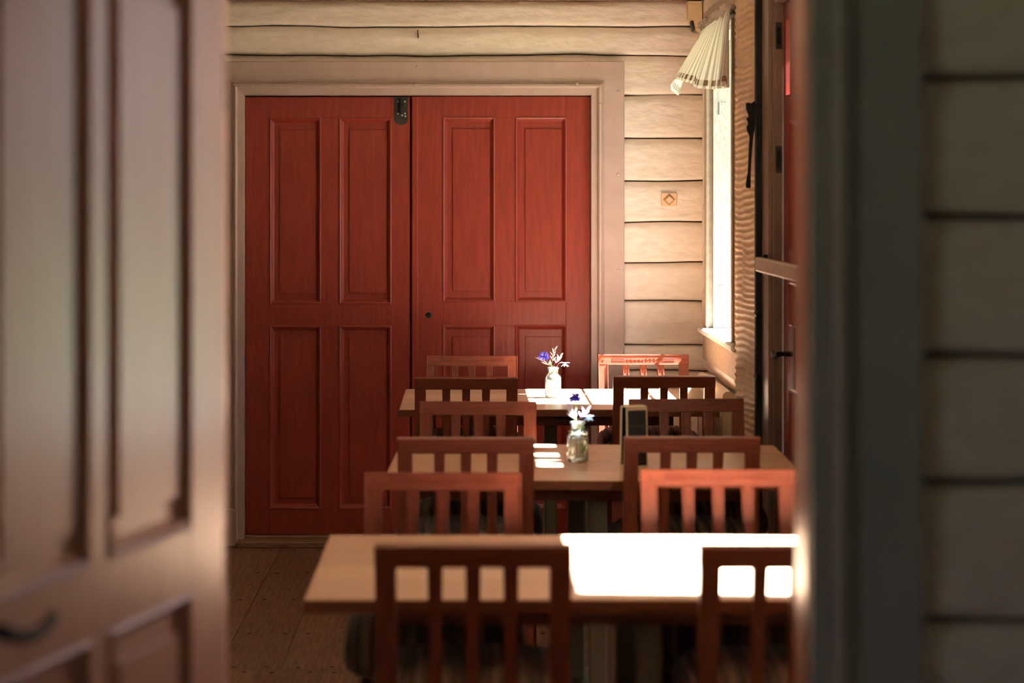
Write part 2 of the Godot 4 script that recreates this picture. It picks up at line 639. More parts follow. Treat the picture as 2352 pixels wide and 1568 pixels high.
func build_other_walls() -> void:
	var st := S()
	lim(st, -4.65, -4.5, 0, 2.43, 2.9, 8.7)
	tag(put(st, "wall_left", M.log_paint_z), "cream left wall of the long room, out of view", "wall", "", "structure")
	st = S()
	lim(st, -2.15, -2.0, 0, 2.43, -2.0, 0.55)
	lim(st, -2.15, -2.0, 0, 2.43, 1.5, 2.9)
	lim(st, -2.15, -2.0, 0, 0.85, 0.55, 1.5)
	lim(st, -2.15, -2.0, 2.2, 2.43, 0.55, 1.5)
	tag(put(st, "wall_hall_left", M.log_paint_x), "cream hall wall around the hall window", "wall", "", "structure")
	st = S()
	lim(st, -2.15, 2.3, 0, 2.43, -2.0, -1.85)
	tag(put(st, "wall_back", M.log_paint_x), "cream hall wall behind the viewer", "wall", "", "structure")
	st = S()
	lim(st, 2.1, 2.25, 0, 2.43, -2.0, 3.0)
	tag(put(st, "wall_hall_right", M.log_paint_x), "cream hall wall on the right of the viewer", "wall", "", "structure")
	var c := thing("ceiling", "low ceiling of cream painted boards", "ceiling", Vector3.ZERO, "", "structure")
	st = S()
	lim(st, -4.7, 1.26, 2.46, 2.6, 2.9, 8.75)
	lim(st, -2.2, 1.26, 2.46, 2.6, -2.0, 2.9)
	lim(st, 1.26, 2.3, 2.46, 2.6, -2.0, 3.05)
	put(st, "ceiling_deck", M.ceiling_board, c)
	st = S()
	lim(st, -4.5, 1.2, 2.43, 2.46, -0.12, 0.12, 0.004)
	var b := put(st, "board", M.ceiling_board, c)
	b.position = P(0, 0, -1.7 + 20 * 0.242)
	for k in range(21, 42):
		again(b, c, "board", Transform3D(Basis.IDENTITY, P(0, 0, -1.7 + k * 0.242)))
	# the narrow dark moulding where ceiling and far wall meet
	st = S()
	lim(st, -4.5, RIGHT_X, 2.404, 2.432, FAR_D - 0.03, FAR_D + 0.02, 0.004)
	tag(put(st, "trim_9", M.threshold_wood), "narrow brown moulding between ceiling and far wall", "moulding", "", "structure")

func casing_profile(w: float) -> PackedVector2Array:
	# (distance from the outer edge, height) - outer board, bead, hollow, inner step
	return PackedVector2Array([Vector2(0, -0.02), Vector2(0, 0.024), Vector2(0.004, 0.027), Vector2(w * 0.60, 0.027), Vector2(w * 0.615, 0.031), Vector2(w * 0.64, 0.035), Vector2(w * 0.67, 0.033), Vector2(w * 0.70, 0.044), Vector2(w * 0.76, 0.047), Vector2(w * 0.80, 0.040), Vector2(w * 0.815, 0.030), Vector2(w * 0.99, 0.028), Vector2(w, 0.024), Vector2(w, -0.02)])

func build_doorway() -> void:
	var w := thing("wall_near", "cream log wall beside the grey doorway casing on the hall side", "wall", Vector3.ZERO, "", "structure")
	var rows := [0.0, 0.26, 0.48, 0.69, 0.8975, 1.115, 1.303, 1.514, 1.728, 1.94, 2.16, 2.43]
	var frame := Transform3D(Basis.IDENTITY, P(0, 0, 2.9))
	log_rows(rows, w, -4.5, 2.1, [[-0.40, 0.545, 0.0, 1.94]], M.log_paint_x, frame, 0.11)
	var st := S()
	lim(st, -4.5, -0.40, 0, 2.43, 2.93, 3.0)
	lim(st, 0.545, 2.1, 0, 2.43, 2.93, 3.0)
	lim(st, -0.40, 0.545, 1.93, 2.43, 2.93, 3.0)
	put(st, "caulking", M.caulking, w)
	# lining of the opening
	st = S()
	lim(st, 0.519, 0.548, 0, 1.935, 2.895, 3.025, 0.004)
	tag(put(st, "trim_2", M.leaf_paint), "glossy pinkish brown lining on the window side of the open doorway", "door lining", "", "structure")
	st = S()
	lim(st, -0.405, -0.376, 0, 1.935, 2.895, 3.025, 0.004)
	lim(st, -0.376, 0.519, 1.90, 1.935, 2.895, 3.025, 0.004)
	tag(put(st, "trim_3", M.leaf_paint), "painted lining behind the hinges of the open door", "door lining", "", "structure")
	var t := thing("trim_4", "wide dark grey moulded casing of the open doorway", "door casing", P(0, 0, 2.9), "", "structure")
	var prof := casing_profile(0.168)
	st = S()
	frame_side(st, -0.545, 0.687, -0.2, 2.075, prof, 2)
	put(st, "casing_side", M.grey_paint, t)
	st = S()
	frame_side(st, -0.545, 0.687, -0.2, 2.075, prof, 1)
	put(st, "casing_head", M.grey_paint, t)
	st = S()
	frame_side(st, -0.545, 0.687, -0.2, 2.075, prof, 0)
	put(st, "casing_side", M.grey_paint, t)

# one panelled leaf; front at z = 0 facing +z
func panelled_leaf(o: Node3D, x0: float, x1: float, y0: float, y1: float, cols: Array, rows: Array, m: Material, thick := 0.04) -> void:
	var xs := [x0]
	for c in cols:
		xs.append(c[0]); xs.append(c[1])
	xs.append(x1)
	for i in range(0, xs.size(), 2):
		if i == 0 or i == xs.size() - 2:
			var st := S()
			box3(st, Vector3(xs[i], y0, -thick), Vector3(xs[i + 1], y1, 0), 0.0015)
			put(st, "stile", m, o)
		else:
			for r in rows:
				var st := S()
				box3(st, Vector3(xs[i], r[0], -thick), Vector3(xs[i + 1], r[1], -0.0003), 0.001)
				put(st, "muntin", m, o)
	var ys := [y0]
	for r in rows:
		ys.append(r[0]); ys.append(r[1])
	ys.append(y1)
	for i in range(0, ys.size(), 2):
		var st := S()
		box3(st, Vector3(xs[1], ys[i], -thick), Vector3(xs[xs.size() - 2], ys[i + 1], -0.0002), 0.001)
		put(st, "rail", m, o)
	var mould := PackedVector2Array([Vector2(-0.004, -0.02), Vector2(-0.004, 0.002), Vector2(0.001, 0.004), Vector2(0.006, 0.001), Vector2(0.010, -0.006), Vector2(0.017, -0.013), Vector2(0.017, -0.02)])
	for c in cols:
		for r in rows:
			var st := S()
			box3(st, Vector3(c[0] - 0.006, r[0] - 0.006, -thick * 0.8), Vector3(c[1] + 0.006, r[1] + 0.006, -0.014))
			var p := put(st, "panel", m, o)
			st = S()
			box3(st, Vector3(c[0] + 0.042, r[0] + 0.045, -0.016), Vector3(c[1] - 0.020, r[1] - 0.050, -0.0080), 0.001)
			put(st, "raised_field", m, p)
			st = S()
			for k in 4:
				frame_side(st, c[0], c[1], r[0], r[1], mould, k)
			put(st, "moulding", m, p)

func build_double_door() -> void:
	var d0 := FAR_D + 0.012
	# casing
	var t := thing("trim_1", "pinkish grey moulded casing around the double red doors", "door casing", P(0, 0, FAR_D - 0.002), "", "structure")
	var prof := casing_profile(0.147)
	var x0 := -1.125
	var x1 := 0.699
	var y1 := 2.135
	for k in [0, 1, 2]:
		var st := S()
		frame_side(st, x0, x1, -0.15, y1, prof, k)
		put(st, ["casing_side", "casing_head", "casing_side"][k], M.casing_paint, t)
	for a in [[x0 - 0.002, x0 + 0.118], [x1 - 0.118, x1 + 0.002]]:
		var st := S()
		box3(st, Vector3(a[0], 0, -0.02), Vector3(a[1], 0.165, 0.047), 0.004)
		put(st, "plinth_block", M.casing_paint, t)
	# lining behind the casing
	var st2 := S()
	lim(st2, -1.0, -0.9785, 0, 1.985, -0.01, 0.12)
	lim(st2, 0.5535, 0.58, 0, 1.985, -0.01, 0.12)
	lim(st2, -1.0, 0.58, 1.985, 2.01, -0.01, 0.12)
	put(st2, "lining", M.casing_paint, t)
	var ns := S()
	lathe(ns, [Vector2(0.0075, 0), Vector2(0.0062, 0.0022), Vector2(0.003, 0.003)], 10)
	var nail := put(ns, "nail", M.casing_paint, t)
	var up := Basis.from_euler(Vector3(PI / 2, 0, 0))
	var first := true
	for p in [[555, 155], [958, 154], [1352, 152], [1420, 210], [1420, 620], [1420, 400], [955, 196], [1324, 193], [580, 198], [1378, 240]]:
		var x: float = (p[0] - 1070.0) * 8.45 / FOCAL
		var y: float = EYE + (445.0 - p[1]) * 8.45 / FOCAL
		var z := 0.0265 if (p[1] < 180 or p[0] > 1400) else 0.0455
		if first:
			nail.transform = Transform3D(up, Vector3(x, y, z))
			first = false
		else:
			again(nail, t, "nail", Transform3D(up, Vector3(x, y, z)))
	# left leaf
	var L := thing("door_1", "left leaf of the red double door with the black bolt plate", "door", P(0, 0, d0), "", "structure")
	panelled_leaf(L, -0.976, -0.2475, 0.043, 1.979, [[-0.8665, -0.645], [-0.5584, -0.333]], [[0.158, 0.963], [1.065, 1.883]], M.door_red)
	var bs := S()
	var pl := PackedVector2Array([Vector2(-0.0295, 0.125), Vector2(-0.0295, 0.022)])
	for i in 9:
		var a := PI + PI * i / 8.0
		pl.append(Vector2(cos(a) * 0.0295, 0.022 + sin(a) * 0.022))
	pl.append(Vector2(0.0295, 0.125))
	extr(bs, pl, 0.004, Transform3D(Basis.IDENTITY, Vector3(-0.286, 1.855, 0)))
	var plate := put(bs, "bolt_plate", M.dark_steel, L)
	bs = S()
	tube(bs, [Vector3(-0.290, 1.972, 0.009), Vector3(-0.290, 1.905, 0.009)], 0.007, 0.007, 10)
	bx(bs, Vector3(-0.290, 1.945, 0.007), Vector3(0.024, 0.010, 0.014), 0.002)
	put(bs, "bolt", M.black_iron, plate)
	for p in [[-0.301, 1.958], [-0.270, 1.958], [-0.301, 1.905], [-0.270, 1.905], [-0.282, 1.897], [-0.268, 1.893]]:
		var sc := S()
		XF = Transform3D(up, Vector3(p[0], p[1], 0.004))
		lathe(sc, [Vector2(0.0042, 0), Vector2(0.0036, 0.0016), Vector2(0.0015, 0.002)], 8)
		XF = Transform3D.IDENTITY
		put(sc, "screw", M.steel, plate)
	# right leaf
	var R := thing("door_2", "right leaf of the red double door with the keyhole", "door", P(0, 0, d0), "", "structure")
	panelled_leaf(R, -0.2415, 0.551, 0.043, 1.981, [[-0.100, 0.125], [0.2214, 0.4429]], [[0.158, 0.966], [1.074, 1.887]], M.door_red)
	var as_ := S()
	box3(as_, Vector3(-0.2395, 0.045, -0.003), Vector3(-0.212, 1.980, 0.011), 0.005)
	put(as_, "meeting_bead", M.door_red, R)
	var ks := S()
	XF = Transform3D(up, Vector3(-0.164, 1.013, 0))
	lathe(ks, [Vector2(0.014, 0), Vector2(0.013, 0.003), Vector2(0.009, 0.004)], 14)
	XF = Transform3D.IDENTITY
	var esc := put(ks, "escutcheon", M.dark_steel, R)
	ks = S()
	XF = Transform3D(up, Vector3(-0.164, 1.017, 0.0035))
	lathe(ks, [Vector2(0.0045, 0), Vector2(0.0045, 0.001)], 10)
	XF = Transform3D.IDENTITY
	box3(ks, Vector3(-0.1662, 1.003, 0.0035), Vector3(-0.1618, 1.016, 0.0045))
	put(ks, "keyhole", M.black_iron, esc)
	# thresholds
	st2 = S()
	lim(st2, -1.0, 0.575, 0.0, 0.040, FAR_D - 0.015, FAR_D + 0.10, 0.004)
	tag(put(st2, "trim_5", M.threshold_wood), "worn wooden threshold under the red doors", "threshold", "", "structure")
	st2 = S()
	lim(st2, -1.006, 0.60, 0.0, 0.028, FAR_D - 0.095, FAR_D - 0.017, 0.004)
	tag(put(st2, "trim_6", M.threshold_wood), "low wooden step board laid before the threshold", "threshold", "", "structure")
	# what closes the opening behind the leaves
	st2 = S()
	lim(st2, -1.07, 0.60, 0.0, 2.05, FAR_D + 0.12, FAR_D + 0.2)
	tag(put(st2, "wall_beyond", M.caulking), "dark boards closing the opening behind the red doors", "wall", "", "structure")

func build_window(n: int, da: float, db: float, ya: float, yb: float) -> void:
	var lab := ["", "white framed window with the striped valance beside the far corner", "white framed window hidden beside the table nearest the doorway"][n] as String
	var w := thing("window_%d" % n, lab, "window", Vector3.ZERO, "", "structure")
	var xo := RIGHT_X + 0.172
	# deep white lining
	for a in [[da, da + 0.022], [db - 0.022, db]]:
		var st := S()
		lim(st, RIGHT_X - 0.002, xo, ya, yb, a[0], a[1], 0.001)
		put(st, "window_lining", M.white_paint, w)
	var sth := S()
	lim(sth, RIGHT_X - 0.002, xo, yb - 0.022, yb, da, db, 0.001)
	put(sth, "window_lining", M.white_paint, w)
	# casement frames near the outer face: two sashes of three panes
	var gx := RIGHT_X + 0.135
	var mid := (da + db) / 2
	var sashes := [[da + 0.024, mid - 0.002], [mid + 0.002, db - 0.024]] if n == 1 else [[da + 0.024, db - 0.024]]
	var panes := 3 if n == 1 else 1
	for s in sashes:
		var st := S()
		var y0 := ya + 0.03
		var y1 := yb - 0.024
		lim(st, gx, gx + 0.026, y0, y1, s[0], s[0] + 0.020, 0.003)
		lim(st, gx, gx + 0.026, y0, y1, s[1] - 0.020, s[1], 0.003)
		lim(st, gx, gx + 0.026, y0, y0 + 0.04, s[0] + 0.020, s[1] - 0.020, 0.003)
		lim(st, gx, gx + 0.026, y1 - (0.07 if n == 1 else 0.04), y1, s[0] + 0.020, s[1] - 0.020, 0.003)
		var sash := put(st, "sash", M.white_paint, w)
		var hh := (y1 - 0.04 - y0 - 0.04) / panes
		for k in panes:
			var yy := y0 + 0.04 + hh * k
			if k > 0:
				st = S()
				lim(st, gx + 0.008, gx + 0.024, yy - 0.006, yy + 0.006, s[0] + 0.019, s[1] - 0.019, 0.003)
				put(st, "glazing_bar", M.white_paint, sash)
			st = S()
			lim(st, gx + 0.016, gx + 0.018, yy, yy + hh, s[0] + 0.019, s[1] - 0.019)
			put(st, "pane", M.window_glass, sash)
	# inside casing, sill, apron
	var cx := RIGHT_X - 0.024
	for a in [[da - 0.115, da + 0.004], [db - 0.004, db + 0.115]]:
		var st := S()
		lim(st, cx, RIGHT_X + 0.01, ya - 0.01, yb + 0.11, a[0], a[1], 0.005)
		var cs := put(st, "casing", M.tan_trim, w)
		st = S()
		var e: float = a[1] if a[0] < da else a[0]
		lim(st, cx - 0.010, cx + 0.004, ya, yb, e - 0.018, e + 0.018, 0.006)
		put(st, "bead", M.tan_trim, cs)
	sth = S()
	lim(sth, cx, RIGHT_X + 0.01, yb - 0.004, yb + 0.115, da + 0.004, db - 0.004, 0.005)
	put(sth, "casing", M.tan_trim, w)
	sth = S()
	lim(sth, RIGHT_X - 0.052, xo + 0.03, ya - 0.004, ya + 0.024, da - 0.13, db + 0.13, 0.008)
	put(sth, "sill", M.white_paint, w)
	sth = S()
	lim(sth, RIGHT_X - 0.030, RIGHT_X + 0.01, ya - 0.118, ya - 0.006, da - 0.115, db + 0.115, 0.005)
	put(sth, "apron", M.tan_trim, w)
	# hinge plates on the far lining
	for y in ([1.909, 1.139] if n == 1 else []):
		var st := S()
		lim(st, RIGHT_X + 0.028, RIGHT_X + 0.056, y - 0.026, y + 0.026, db - 0.0245, db - 0.0215, 0.001)
		var hp := put(st, "hinge", M.white_paint, w)
		st = S()
		tube(st, [P(RIGHT_X + 0.024, y - 0.026, db - 0.026), P(RIGHT_X + 0.024, y + 0.026, db - 0.026)], 0.005, 0.005, 8)
		put(st, "hinge_pin", M.steel, hp)
		for q in [[0.036, 0.016], [0.046, 0.0], [0.036, -0.016]]:
			st = S()
			XF = Transform3D(Basis.from_euler(Vector3(PI / 2, 0, 0)), P(RIGHT_X + q[0], y + q[1], db - 0.0245))
			lathe(st, [Vector2(0.0032, 0), Vector2(0.0026, 0.0012), Vector2(0.001, 0.0015)], 8)
			XF = Transform3D.IDENTITY
			put(st, "screw", M.steel, hp)

func build_entry_door() -> void:
	var far := 6.43
	var wid := 0.83
	# frame
	var t := thing("trim_7", "brown casing and lining around the narrow red entry door", "door casing", Vector3.ZERO, "", "structure")
	for a in [[6.45, 6.60], [5.44, 5.58]]:
		var st := S()
		lim(st, RIGHT_X - 0.026, RIGHT_X + 0.01, 0, 2.34, a[0], a[1], 0.008)
		put(st, "casing_side", M.entry_casing, t)
	var st2 := S()
	lim(st2, RIGHT_X - 0.026, RIGHT_X + 0.01, 2.22, 2.35, 5.58, 6.45, 0.008)
	put(st2, "casing_head", M.entry_casing, t)
	for a in [[6.432, 6.47], [5.56, 5.598]]:
		var st := S()
		lim(st, RIGHT_X - 0.012, RIGHT_X + 0.17, 0, 2.22, a[0], a[1], 0.003)
		put(st, "lining", M.entry_casing, t)
	st2 = S()
	lim(st2, RIGHT_X - 0.012, RIGHT_X + 0.17, 2.19, 2.22, 5.598, 6.432, 0.003)
	put(st2, "lining", M.entry_casing, t)
	for y in [2.08, 1.665]:
		st2 = S()
		lim(st2, RIGHT_X - 0.006, RIGHT_X + 0.016, y - 0.045, y + 0.045, 6.4285, 6.4335, 0.001)
		var sp := put(st2, "strike_plate", M.dark_steel, t)
		st2 = S()
		lim(st2, RIGHT_X - 0.001, RIGHT_X + 0.011, y - 0.030, y + 0.030, 6.427, 6.4295, 0.001)
		put(st2, "strike_hole", M.black_iron, sp)
	# leaf: local x towards the camera, front along -x
	var d := thing("door_3", "narrow red entry door with small upper lights in the window wall", "door", P(1.066, 0, far), "", "structure")
	d.basis = Basis(Vector3(0, 0, 1), Vector3(0, 1, 0), Vector3(-1, 0, 0))
	var slots := [[0.045, 0.125], [0.265, 0.345], [0.485, 0.565], [0.635, 0.785]]
	var ya := 1.88
	var yb := 2.13
	var xs := [0.0]
	for s in slots:
		xs.append(s[0]); xs.append(s[1])
	xs.append(wid)
	for i in range(0, xs.size(), 2):
		var st := S()
		box3(st, Vector3(xs[i], ya - 0.002, -0.04), Vector3(xs[i + 1], yb + 0.002, 0), 0.001)
		put(st, "muntin", M.entry_red, d)
	st2 = S()
	box3(st2, Vector3(0, yb, -0.04), Vector3(wid, 2.188, 0), 0.001)
	put(st2, "rail", M.entry_red, d)
	for s in slots:
		st2 = S()
		box3(st2, Vector3(s[0] - 0.001, ya - 0.001, -0.030), Vector3(s[1] + 0.001, yb + 0.001, -0.028))
		put(st2, "pane", M.red_glass, d)
	var lower := part_of(d, "lower_leaf")
	panelled_leaf(lower, 0.0, wid, 0.012, ya, [[0.125, 0.395], [0.475, 0.725]], [[0.16, 0.90], [1.12, 1.26], [1.36, 1.79]], M.entry_red)
	door_handle(d, Vector3(0.205, 1.03, 0), 1.0)
	# wooden bar across the door
	var b := thing("door_bar", "pale wooden bar laid across the red entry door", "bar", P(0.995, 1.311, 6.0))
	st2 = S()
	lim(st2, -0.012, 0.014, -0.024, 0.024, -0.54, 0.52, 0.005)
	put(st2, "bar", M.tan_trim, b)
	for a in [-0.49, 0.49]:
		st2 = S()
		lim(st2, 0.013, 0.030, -0.034, 0.034, a - 0.015, a + 0.015, 0.002)
		put(st2, "bracket", M.black_iron, b)

func door_handle(o: Node3D, at: Vector3, way: float) -> void:
	var h := part_of(o, "handle")
	var st := S()
	box3(st, at + Vector3(-0.021, -0.115, 0), at + Vector3(0.021, 0.095, 0.005), 0.002)
	put(st, "back_plate", M.black_iron, h)
	st = S()
	tube(st, [at, at + Vector3(0, 0, 0.052)], 0.009, 0.008, 10)
	put(st, "spindle", M.black_iron, h)
	st = S()
	var pts := []
	for i in 9:
		var t := i / 8.0
		pts.append(at + Vector3(-way * (0.115 * t - 0.012), -0.012 * sin(t * PI) - 0.004 * t, 0.052 + 0.006 * sin(t * PI)))
	tube(st, pts, 0.009, 0.007, 10)
	put(st, "lever", M.black_iron, h)

func build_post() -> void:
	var p := thing("trim_8", "tan hewn timber post with rippled adze marks beside the window", "post", Vector3.ZERO, "", "structure")
	var st := S()
	var secs := []
	var n := 640
	var pitch := 0.0232
	for i in n + 1:
		var y := 2.43 * i / n
		var s := PackedVector3Array()
		s.append(P(RIGHT_X + 0.01, y, 6.955))
		for k in 11:
			var t := k / 10.0
			var x := lerpf(0.974, 1.0035, t)
			var d := lerpf(6.952, 6.64, t)
			var ph := (y + wob.get_noise_2d(t * 0.9, y * 2.3) * 0.022 + (t - 0.5) * 0.012 * (y - 1.45)) / pitch
			var f := ph - floorf(ph)
			var amp := 0.0085 * (0.75 + 0.5 * wob.get_noise_2d(floorf(ph) * 3.7, t * 1.5))
			var z := -amp * (1.0 - pow(absf(2.0 * f - 1.0), 1.7)) + wob.get_noise_2d(t * 4.0, y * 20.0) * 0.0015
			s.append(P(x - z * 1.0, y, d))
		s.append(P(RIGHT_X + 0.01, y, 6.636))
		secs.append(s)
	loft(st, secs, true)
	put(st, "post", M.post_wood, p)
	var b := thing("trim_10", "black tarred batten between hewn post and door casing", "batten", Vector3.ZERO, "", "structure")
	st = S()
	lim(st, 0.999, RIGHT_X + 0.01, 0, 2.43, 6.602, 6.634, 0.003)
	put(st, "batten", M.tarred, b)
	for y in [1.1375, 0.92]:
		st = S()
		tube(st, [P(1.003, y, 6.60), P(1.003, y, 6.585), P(1.003, y - 0.004, 6.575)], 0.012, 0.008, 8)
		put(st, "iron_lug", M.black_iron, b)
	# wrought ornament on a nail
	var o := thing("wrought_iron_hanger", "black wrought iron piece with toothed plate and long stem hanging on the post", "ironwork", P(0.993, 1.852, 6.568))
	st = S()
	var pts := PackedVector2Array()
	for q in [[1735, 232], [1738, 240], [1752, 240], [1752, 245], [1738, 248], [1737, 290], [1733, 312], [1730, 345], [1727, 390], [1726.5, 410], [1727, 428], [1725, 433], [1717, 432], [1715, 428], [1717, 412], [1720, 398], [1722, 350], [1724, 313], [1718, 300], [1717, 290], [1721, 286], [1717, 272], [1722, 268], [1718, 254], [1716, 250], [1716, 237], [1722, 236], [1728, 238]]:
		pts.append(Vector2((q[0] - 1738.0) * 6.568 / FOCAL, -(q[1] - 243.0) * 6.568 / FOCAL))
	extr(st, pts, 0.005)
	put(st, "iron_plate", M.black_iron, o)
	st = S()
	tube(st, [Vector3(0.003, -0.002, 0.008), Vector3(0.003, 0, -0.036)], 0.0035, 0.0035, 8)
	put(st, "hanging_nail", M.black_iron, o)

func build_open_door() -> void:
	var o := thing("door_4", "pinkish brown panelled door standing open in the foreground", "door", P(-0.3636, 0, 2.884), "", "structure")
	var dir := Vector3(-0.2926, 0, 0.9562)
	o.basis = Basis(-dir, Vector3.UP, (-dir).cross(Vector3.UP))
	panelled_leaf(o, -0.80, 0.0, 0.01, 1.935, [[-0.67, -0.425], [-0.365, -0.12]], [[0.15, 0.969], [1.07, 1.868]], M.leaf_paint)
	door_handle(o, Vector3(-0.712, 1.05, 0), -1.0)
	for y in [0.28, 1.0, 1.72]:
		var st := S()
		tube(st, [Vector3(0.004, y - 0.045, -0.006), Vector3(0.004, y + 0.045, -0.006)], 0.006, 0.006, 8)
		put(st, "hinge", M.dark_steel, o)

func build_outside() -> void:
	# the hall's own window, far to the side of the view
	var w := thing("window_3", "plain hall window in the left wall beside the viewer", "window", Vector3.ZERO, "", "structure")
	var st := S()
	for a in [[0.55, 0.60], [1.0, 1.04], [1.45, 1.5]]:
		lim(st, -2.10, -2.05, 0.85, 2.2, a[0], a[1])
	lim(st, -2.10, -2.05, 0.85, 0.9, 0.60, 1.45)
	lim(st, -2.10, -2.05, 2.15, 2.2, 0.60, 1.45)
	var sash := put(st, "sash", M.white_paint, w)
	for a in [[0.60, 1.0], [1.04, 1.45]]:
		st = S()
		lim(st, -2.076, -2.073, 0.9, 2.15, a[0], a[1])
		put(st, "pane", M.window_glass, sash)
	st = S()
	lim(st, -60, -4.8, -0.5, -0.3, -40, 60)
	lim(st, -4.8, -2.2, -0.5, -0.3, -40, 2.8)
	lim(st, 1.25, 60, -0.5, -0.3, -40, 60)
	tag(put(st, "ground", M.lawn), "green lawn outside the windows", "ground", "", "structure")

# ------------------------------------------------------------------ furniture
func build_tables() -> void:
	var spec := [
		{"c": P(0.3505, 0, 7.578), "w": 1.20, "dp": 0.755, "turn": 0.0, "posts": [[-0.012, 0.10], [0.10, -0.16]],
			"label": "pale wooden table nearest the red double doors, sunlit, with a flower vase"},
		{"c": P(0.380, 0, 5.807), "w": 1.205, "dp": 0.78, "turn": -0.030, "posts": [[-0.04, 0.16], [0.012, -0.20]],
			"label": "middle wooden table with a flower vase and a black menu card"},
		{"c": P(0.305, 0, 4.190), "w": 1.255, "dp": 0.724, "turn": 0.0, "posts": [[0.06, 0.16], [0.075, -0.20]],
			"label": "wooden table nearest the open doorway with a broad patch of sun"},
	]
	for i in 3:
		var s: Dictionary = spec[i]
		var t := thing("dining_table", s.label, "table", s.c, "wooden dining tables in a row")
		t.rotation.y = s.turn
		var hw: float = s.w / 2
		var hd: float = s.dp / 2
		var n := 4
		for k in n:
			var z0: float = -hd + s.dp * k / n
			var st := S()
			box3(st, Vector3(-hw, 0.712, z0 + 0.0004), Vector3(hw, 0.740, z0 + s.dp / n - 0.0004), 0.0022)
			put(st, "top_board", M["table_%d" % ((k + i) % 3)], t)
		for e in [[Vector3(-hw - 0.003, 0.7125, hd), Vector3(hw + 0.003, 0.7385, hd + 0.003)], [Vector3(-hw - 0.003, 0.7125, -hd - 0.003), Vector3(hw + 0.003, 0.7385, -hd)],
				[Vector3(-hw - 0.003, 0.7125, -hd), Vector3(-hw, 0.7385, hd)], [Vector3(hw, 0.7125, -hd), Vector3(hw + 0.003, 0.7385, hd)]]:
			var se := S()
			box3(se, e[0], e[1], 0.001)
			put(se, "edge_band", M.table_edge, t)
		for z in [-hd + 0.09, hd - 0.11]:
			var st := S()
			box3(st, Vector3(-hw + 0.16, 0.668, z), Vector3(hw - 0.16, 0.712, z + 0.02), 0.002)
			put(st, "apron", M.table_edge, t)
		for x in [-hw + 0.16, hw - 0.18]:
			var st := S()
			box3(st, Vector3(x, 0.668, -hd + 0.11), Vector3(x + 0.02, 0.712, hd - 0.11), 0.002)
			put(st, "apron", M.table_edge, t)
		var px := 0.0
		for p in s.posts:
			px += p[0] * 0.5
			var st := S()
			box3(st, Vector3(p[0] - 0.026, 0.045, -p[1] - 0.026), Vector3(p[0] + 0.026, 0.69, -p[1] + 0.026), 0.005)
			put(st, "leg", M.leg_grey, t)
		var st3 := S()
		box3(st3, Vector3(px - 0.055, 0.0, -hd + 0.08), Vector3(px + 0.055, 0.045, hd - 0.08), 0.010)
		put(st3, "foot", M.leg_grey, t)
		st3 = S()
		box3(st3, Vector3(px - 0.06, 0.69, -hd + 0.09), Vector3(px + 0.06, 0.712, hd - 0.09), 0.004)
		put(st3, "bearer", M.leg_grey, t)

